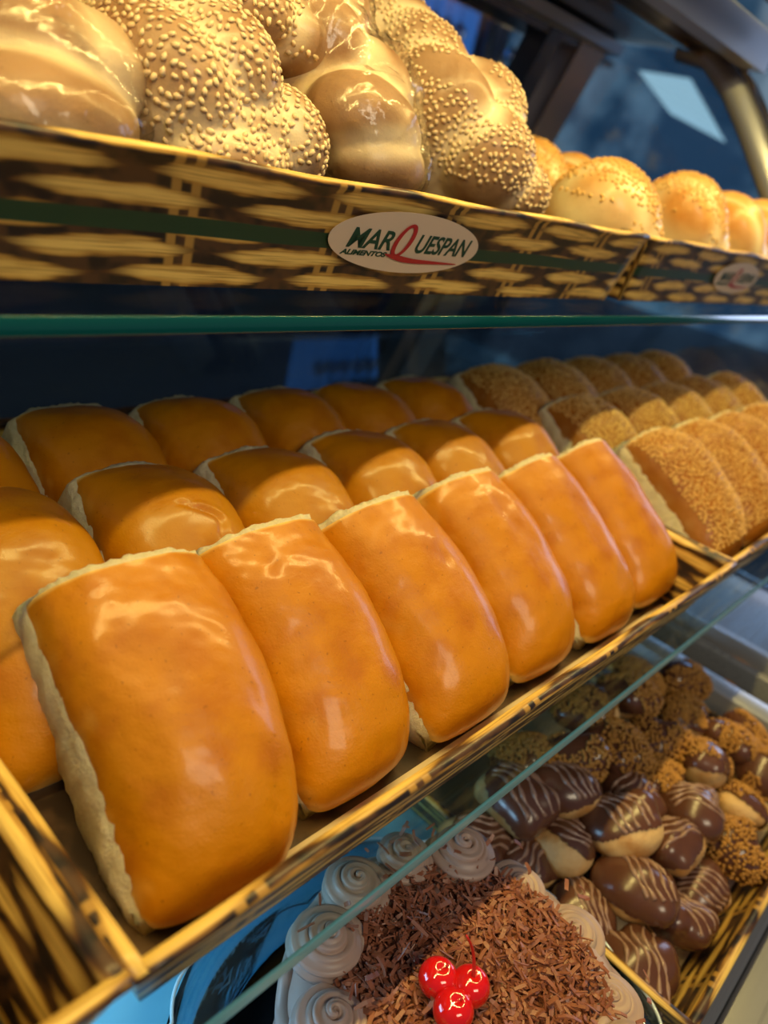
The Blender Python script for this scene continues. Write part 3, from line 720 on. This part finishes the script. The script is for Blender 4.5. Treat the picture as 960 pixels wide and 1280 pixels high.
# cherries
def cherry(px, label, stem):
    c = empty('cherry', px, label, 'cherry', None)
    D, Fc = ico(4); V = D*np.array([.0098, .0098, .0094]); th = np.arccos(np.clip(D[:, 2], -1, 1)); V = V*(1-.22*np.exp(-(th/.38)**2))[:, None]; V[:, 2] += .0094
    mk('fruit', V, Fc, M_CHERRY, c)
    if stem is not None:
        P = [Vector((0, 0, .0155))+Vector(stem)*s+Vector((.003*math.sin(s*3), 0, 0)) for s in np.linspace(0, 1, 10)]
        tube('stem', P, .0008, simple('red_cherry_stem', (.55, .02, .01), .3), c, 8, taper=np.linspace(1.3, .7, 10))
    return c
ZC = CT+.0115
def at_z(px, py, z):
    d = np.array([px-480, 640-py, -F]); r = np.array([d@AX, d@AY, d@AZ]); return r*z/r[2]
for (px, py, lab, st) in ((548, 1222, 'left one of three red cherries on the chocolate cake', (.001, -.001, .003)), (588, 1232, 'right cherry on the chocolate cake, with the tall red stem', (-.004, .010, .024)),
                          (567, 1262, 'front one of three red cherries, lowest in the photo', (.0, -.001, .003))):
    p = at_z(px, py, ZC+.010); cherry((p[0], p[1], ZC), lab, st)

# ================================================================== PROFITEROLES
M_CHOUX = NT('choux_pastry'); M_CHOUX.set(col=M_CHOUX.mix(M_CHOUX.ss(M_CHOUX.noise(60, 4.), .35, .7), (.74, .48, .20), (.52, .24, .06)), rough=.6); M_CHOUX.bump(M_CHOUX.noise(260, 4.), .5, .0015); M_CHOUX = M_CHOUX.m
M_MILK = NT('milk_chocolate_coat'); M_MILK.set(col=M_MILK.mix(M_MILK.noise(40, 2.), (.085, .030, .015), (.15, .060, .034)), rough=.26, coat=.35, coatr=.15, sss=.05, sscale=.002); M_MILK = M_MILK.m
M_DRIZ = simple('drizzle_chocolate', (.34, .20, .14), .3, coat=.3)
M_NUT = NT('nut_crumbs'); M_NUT.set(col=M_NUT.mix(M_NUT.noise(200, 1.), (.62, .32, .06), (.30, .12, .02)), rough=.5); M_NUT = M_NUT.m
def puff_variant(seed, kind):
    """returns parts [(name, V, F, mat, attr)] for a lobed choux puff, radius about 26 mm, resting on z=0"""
    r = np.random.default_rng(seed); L = []
    a, b, h = r.uniform(.024, .029), r.uniform(.020, .023), r.uniform(.017, .020)
    L.append(lobe((0, 0, h), (a, b, h)))
    for i in range(4):
        t = r.uniform(0, 6.28); L.append(lobe((a*.62*math.cos(t), b*.62*math.sin(t), h*r.uniform(.75, 1.45)), (a*.52, b*.50, h*.62), rz=t))
    cen = (0, 0, h)
    V, Fc = star(L, cen, 4, .06, .003); nz = Noise3(seed, 180); N = vnormals(V, Fc); V = V+N*(.0009*nz(V))[:, None]
    parts = [('choux_shell', V, Fc, M_CHOUX)]
    # coat: upper cap of the surface pushed out
    tilt = np.array([r.normal()*.35, r.normal()*.35, 1.]); tilt /= np.linalg.norm(tilt)
    V2, F2 = star(L, cen, 5, .06, .004); N2 = vnormals(V2, F2); V2 = V2+N2*.0011
    lim = (-.35 if kind != 'pale' else (.15, -.1, .4, .0)[seed % 4]); side = (V2-np.array(cen))@tilt/h + .22*Noise3(seed+3, 140)(V2)
    keep = [f for f in F2 if min(side[list(f)]) > lim]
    used = sorted({i for f in keep for i in f}); mp = {k: i for i, k in enumerate(used)}
    V2 = V2[used]; N2 = N2[used]; F3 = [tuple(mp[i] for i in f) for f in keep]
    parts.append(('chocolate_coat', V2, F3, M_MILK))
    if kind in ('stripe', 'pale'):
        ang = r.uniform(0, 3.14); dx = np.array([math.cos(ang), math.sin(ang), 0]); dy = np.array([-dx[1], dx[0], 0]); VV = []; FF = []; nb = 0
        for k in range(5):
            off = (-.016+.008*k)+r.uniform(-.001, .001); pts = []
            for s in np.linspace(-1.15, 1.15, 26):
                base = np.array(cen)+dx*off+dy*math.sin(s)*.0*1
                q = dx*off*1.0+dy*math.sin(s)*.028+np.array([0, 0, math.cos(s)*.024]) + dx*.0028*math.sin(s*4+k*.7)
                dirn = q/np.linalg.norm(q); T = np.linspace(.055, .005, 60); d = sdf_lobes(np.array(cen)+dirn*T[:, None], L, .004); hit = np.argmax(d < 0)
                P = np.array(cen)+dirn*(T[hit]+.0012)
                if (P-np.array(cen))@tilt/h > lim+.15: pts.append(P)
            if len(pts) > 4:
                tv, tf = tube_geo(pts, .00135, 6, taper=1+.35*np.sin(np.arange(len(pts))*.9+k)); VV += [np.array(v) for v in tv]; FF += [tuple(i+nb for i in f) for f in tf]; nb += len(tv)
        if VV: parts.append(('drizzle', np.array(VV), FF, M_DRIZ))
    return parts, (V2, F3)
variants = {}
for kind, ns in (('stripe', 5), ('pale', 4), ('nut', 4)):
    for q in range(ns): variants[(kind, q)] = puff_variant(100+q*7+len(kind)*31, kind)
protos = {}
def puff(kind, q, loc, rz, tilt, sc_, label):
    e = empty('profiterole', loc, label, 'profiterole', 'profiteroles in the wicker print tray', (tilt[0], tilt[1], rz)); e.scale = (sc_,)*3
    if (kind, q) not in protos:
        parts, (V2, F3) = variants[(kind, q)]; L = []
        for nm, V, Fc, m in parts: L.append(mk(nm, V, Fc, m, e))
        if kind == 'nut':
            L.append(scatter_seeds(V2, F3, 330, lambda P, N: N[:, 2]*.3+Noise3(q, 70)(P) > -.02, L=.0038, W=.0031, T=.0036, mind=.0016, seed=q+3, sub=0, name='nut_crumbs', mat=M_NUT, parent=e))
        protos[(kind, q)] = L
    else:
        for o in protos[(kind, q)]:
            c = o.copy(); COL.objects.link(c); c.parent = e
LZ = DECK+.006
S = [  # px, py, z of the middle, kind, size, label
 (796, 1126, -.440, 'stripe', 1.18, 'largest chocolate profiterole with wavy drizzle, centre of lower tray'),
 (850, 1162, -.455, 'stripe', .92, 'upright chocolate profiterole with four straight drizzle lines near paper liner'),
 (797, 1196, -.455, 'stripe', 1.05, 'drizzled profiterole nearest the tray corner beside the cake base'),
 (884, 1118, -.455, 'stripe', .90, 'round drizzled profiterole against the front wall of lower tray'),
 (850, 1070, -.430, 'pale', 1.0, 'drizzled profiterole with orange pastry showing, right of the swirled one'),
 (787, 1046, -.420, 'pale', 1.15, 'swirled glossy chocolate profiterole with pastry tips showing'),
 (862, 1022, -.425, 'stripe', .98, 'drizzled profiterole between the swirled one and the nutty ones'),
 (728, 1132, -.450, 'stripe', .92, 'drizzled profiterole peeking out just behind the cake'),
 (710, 1066, -.438, 'pale', 1.02, 'mostly bare pastry profiterole behind the cake shavings'),
 (706, 1000, -.415, 'pale', 1.08, 'pale pastry profiterole with bluish chocolate stripes on top'),
 (640, 1005, -.420, 'pale', 1.12, 'pale profiterole with dark chocolate side just under the glass edge'),
 (594, 1042, -.440, 'stripe', .98, 'dark striped profiterole in shade left of all the others'),
 (652, 1082, -.450, 'stripe', 1.0, 'dark shaded drizzled profiterole touching the scalloped cake base'),
 (785, 985, -.425, 'stripe', 1.0, 'folded smooth chocolate profiterole behind the swirled one'),
 (905, 1058, -.445, 'nut', 1.0, 'nut crumbed profiterole by the front wall, nearest of the nutty ones'),
 (912, 1005, -.435, 'nut', 1.0, 'nut crumbed profiterole second nearest along the front wall'),
 (868, 958, -.420, 'nut', 1.0, 'dark nutty profiterole with a bunch of crumbs on its front'),
 (820, 970, -.425, 'nut', .92, 'crumb coated profiterole behind the folded smooth one'),
 (828, 925, -.415, 'nut', 1.0, 'orange lit nutty profiterole at the shadow line'),
 (905, 930, -.420, 'nut', 1.0, 'nutty profiterole in front of the far right tray corner'),
 (945, 965, -.430, 'nut', 1.0, 'nut crumbed profiterole at right edge of the photo'),
 (870, 900, -.415, 'nut', .95, 'nutty profiterole along the right end wall of lower tray'),
 (942, 905, -.430, 'nut', .95, 'small nutty profiterole in the far right corner of lower tray'),
 (770, 935, -.410, 'nut', 1.0, 'shaded crumb coated profiterole left of the lit nutty ones'),
 (715, 950, -.410, 'nut', 1.0, 'shaded bluish nutty profiterole right below the glass edge'),
 (668, 955, -.415, 'nut', 1.0, 'shaded profiterole seen through the glass beside the pale ones'),
 (800, 890, -.405, 'nut', 1.0, 'shaded nutty profiterole high on the heap'),
 (745, 895, -.405, 'nut', 1.0, 'shaded nutty profiterole seen through the glass shelf, middle of heap'),
 (850, 862, -.410, 'nut', 1.0, 'dark shaded profiterole at the far back right of the heap'),
 (795, 855, -.410, 'nut', 1.0, 'dark shaded profiterole at the far back of the heap'),
 (735, 1000+40, -.462, 'stripe', .9, 'dark profiterole low in the gap beside the bare pastry one'),
 (765, 1090, -.462, 'stripe', .9, 'dark profiterole low in the gap left of the largest one'),
]
C = []
for (px, py, z, kind, s, lab) in S: C.append(at_z(px, py, z))
C = np.array(C); R_ = np.array([.0205*s[4] for s in S])
for it in range(40):                                                   # push apart until they only touch
    for i in range(len(C)):
        for j in range(i):
            d = C[i]-C[j]; D_ = np.linalg.norm(d); m = (R_[i]+R_[j])*.97
            if D_ < m: u_ = d/(D_+1e-9)*(m-D_)*.5; C[i] += u_; C[j] -= u_
    C[:, 2] = np.maximum(C[:, 2], LZ+.016); C[:, 0] = np.clip(C[:, 0], .400 if False else .372, .722); C[:, 1] = np.clip(C[:, 1], .022, .27)
    inside = C[:, 0] < .436
    C[inside, 2] = np.maximum(C[inside, 2], -.437+.018)*1.0 if False else C[inside, 2]
rr = np.random.default_rng(5); cnt = {}
for i, (px, py, z, kind, s, lab) in enumerate(S):
    nv = dict(stripe=5, pale=4, nut=4)[kind]; q = cnt.get(kind, 0) % nv; cnt[kind] = cnt.get(kind, 0)+1
    puff(kind, q, (C[i][0], C[i][1], C[i][2]-.017*s), rr.uniform(0, 6.28), (rr.normal()*.25, rr.normal()*.25), s, lab)

# ================================================================== BACKGROUND ROOM THINGS
def glow(name, col, st): return NT(name).set(col=(0, 0, 0), ecol=col, est=st, rough=.6).m
def ray_at(px, py, axis, val):
    d = np.array([px-480, 640-py, -F]); r = np.array([d@AX, d@AY, d@AZ]); return r*val/r[axis]
# shop window beyond the end of the case
t = NT('daylit_shop_window'); n_ = t.noise(2.3, 4.); n2_ = t.noise(5., 3.); t.set(col=(0, 0, 0), ecol=t.mix(t.ss(n2_, .60, .72, 0, .6), t.mix(t.ss(n_, .40, .66), (.05, .13, .24), (.40, .58, .74)), (.42, .30, .22)), est=.42, rough=.5)
win = tag(box('window_1', (4.44, -.6, -.55), (4.47, 3.3, 1.15), t.m), kind='structure')
p = ray_at(868, 120, 0, 4.4)
Q = [ray_at(px, py, 0, 4.40) for px, py in ((798, 88), (862, 98), (906, 178), (838, 142))]
lt = mk('glare_panel', [tuple(q) for q in Q]+[tuple(q+np.array([.015, 0, 0])) for q in Q], BOXF, glow('white_glare_glow', (.75, .95, 1), .85), None, False)  # glowing wedge added in the shape of the window glare
tag(lt, 'added glowing wedge imitating slanting white glare beyond the end pane at upper right', 'glare panel')
# blue screen and hanging glasses behind the counter
p = ray_at(580, 50, 1, 3.2)
scr = tag(box('blue_screen', (p[0]-.85, 3.2, p[2]-.10), (p[0]+.10, 3.23, p[2]+.42), glow('blue_screen_light', (.03, .15, .52), .9), bevel=.01), 'glowing blue screen on the far wall behind the hanging glasses', 'screen')
rack = tag(box('glass_rack', (p[0]-1.0, 2.55, .612), (p[0]+1.2, 2.75, .64), M_DARKM), 'dark hanging rack that holds upside down wine glasses', 'rack')
M_WG = thin_glass('wine_glass', (.75, .88, 1), .32, .12)
wg0 = None
k = 0
for (px, py) in ((488, 10), (505, 20), (522, 28), (540, 34), (556, 40), (572, 46), (640, 66), (652, 72), (664, 78)):
    q = ray_at(px, py, 1, 2.65)
    lab = 'upside down wine glass in the blurred hanging row, %s' % ['at its left end', 'second from its left end', 'third from its left end', 'fourth from its left end', 'fifth from its left end', 'sixth from its left end', 'first right of the dark upright', 'second right of the dark upright', 'third right of the dark upright'][k]
    if wg0 is None:
        o = wg0 = lathe('wine_glass', [(.001, .148), (.032, .150), (.032, .148), (.004, .142), (.003, .07), (.01, .062), (.030, .045), (.034, .02), (.028, 0), (.027, 0), (.032, .02), (.028, .044), (.001, .058)], M_WG, None, 20)
    else: o = wg0.copy(); COL.objects.link(o)
    tag(o, lab, 'wine glass', 'hanging wine glasses'); o.location = (q[0], q[1], .462); k += 1
p = ray_at(620, 92, 1, 3.0)
lamp = empty('spot_lamp', tuple(p), 'small warm glowing spot lamp in the dark room behind the case', 'lamp')
D, Fc = ico(3); mk('bulb', D*.030, Fc, glow('warm_bulb', (1, .72, .35), 14.), lamp)
tube('lamp_arm', [(0, 0, .03), (0, 0, .25), (0, .2, .32)], .008, M_DARKM, lamp)
p = ray_at(600, 88, 1, 2.9)
tag(box('dark_upright', (p[0]-.0, 2.9, -1.25), (p[0]+.05, 2.94, 1.6), M_DARKM), 'dark upright post in the room behind the case, beside the spot lamp', 'post')
# faint goods beyond the end pane
sh = tag(box('wall_shelf', (2.3, .9, .16), (2.32, 2.0, .20), M_DARKM), 'dark shelf board far beyond the end pane', 'shelf')
bpy.data.objects.remove(sh)
# pale parcel and rolls on the deck past the divider
q = at_z(935, 800, -.45)
pc = tag(box('price_card', (q[0]-.05, q[1]-.06, DECK+.0005), (q[0]+.04, q[1]+.05, DECK+.012), M_WHITE, bevel=.002), 'blurred white card lying on the deck past the metal divider', 'card')
for i, (px, py) in enumerate(((880, 815), (915, 845))):
    q = at_z(px, py, DECK+.02)
    lb = [lobe((0, 0, .022), (.040, .030, .024), rz=.4)]
    V, Fc = star(lb, (0, 0, .02), 4, .08); e = empty('small_roll', (q[0], q[1], DECK+.001), ['dim brown roll on deck past the divider, farther one', 'dim brown roll on deck past the divider, nearer the white card'][i], 'bread', 'dim rolls on the deck')
    mk('crust', V, Fc, M_BASEB, e, attr={'edge': np.zeros(len(V))})
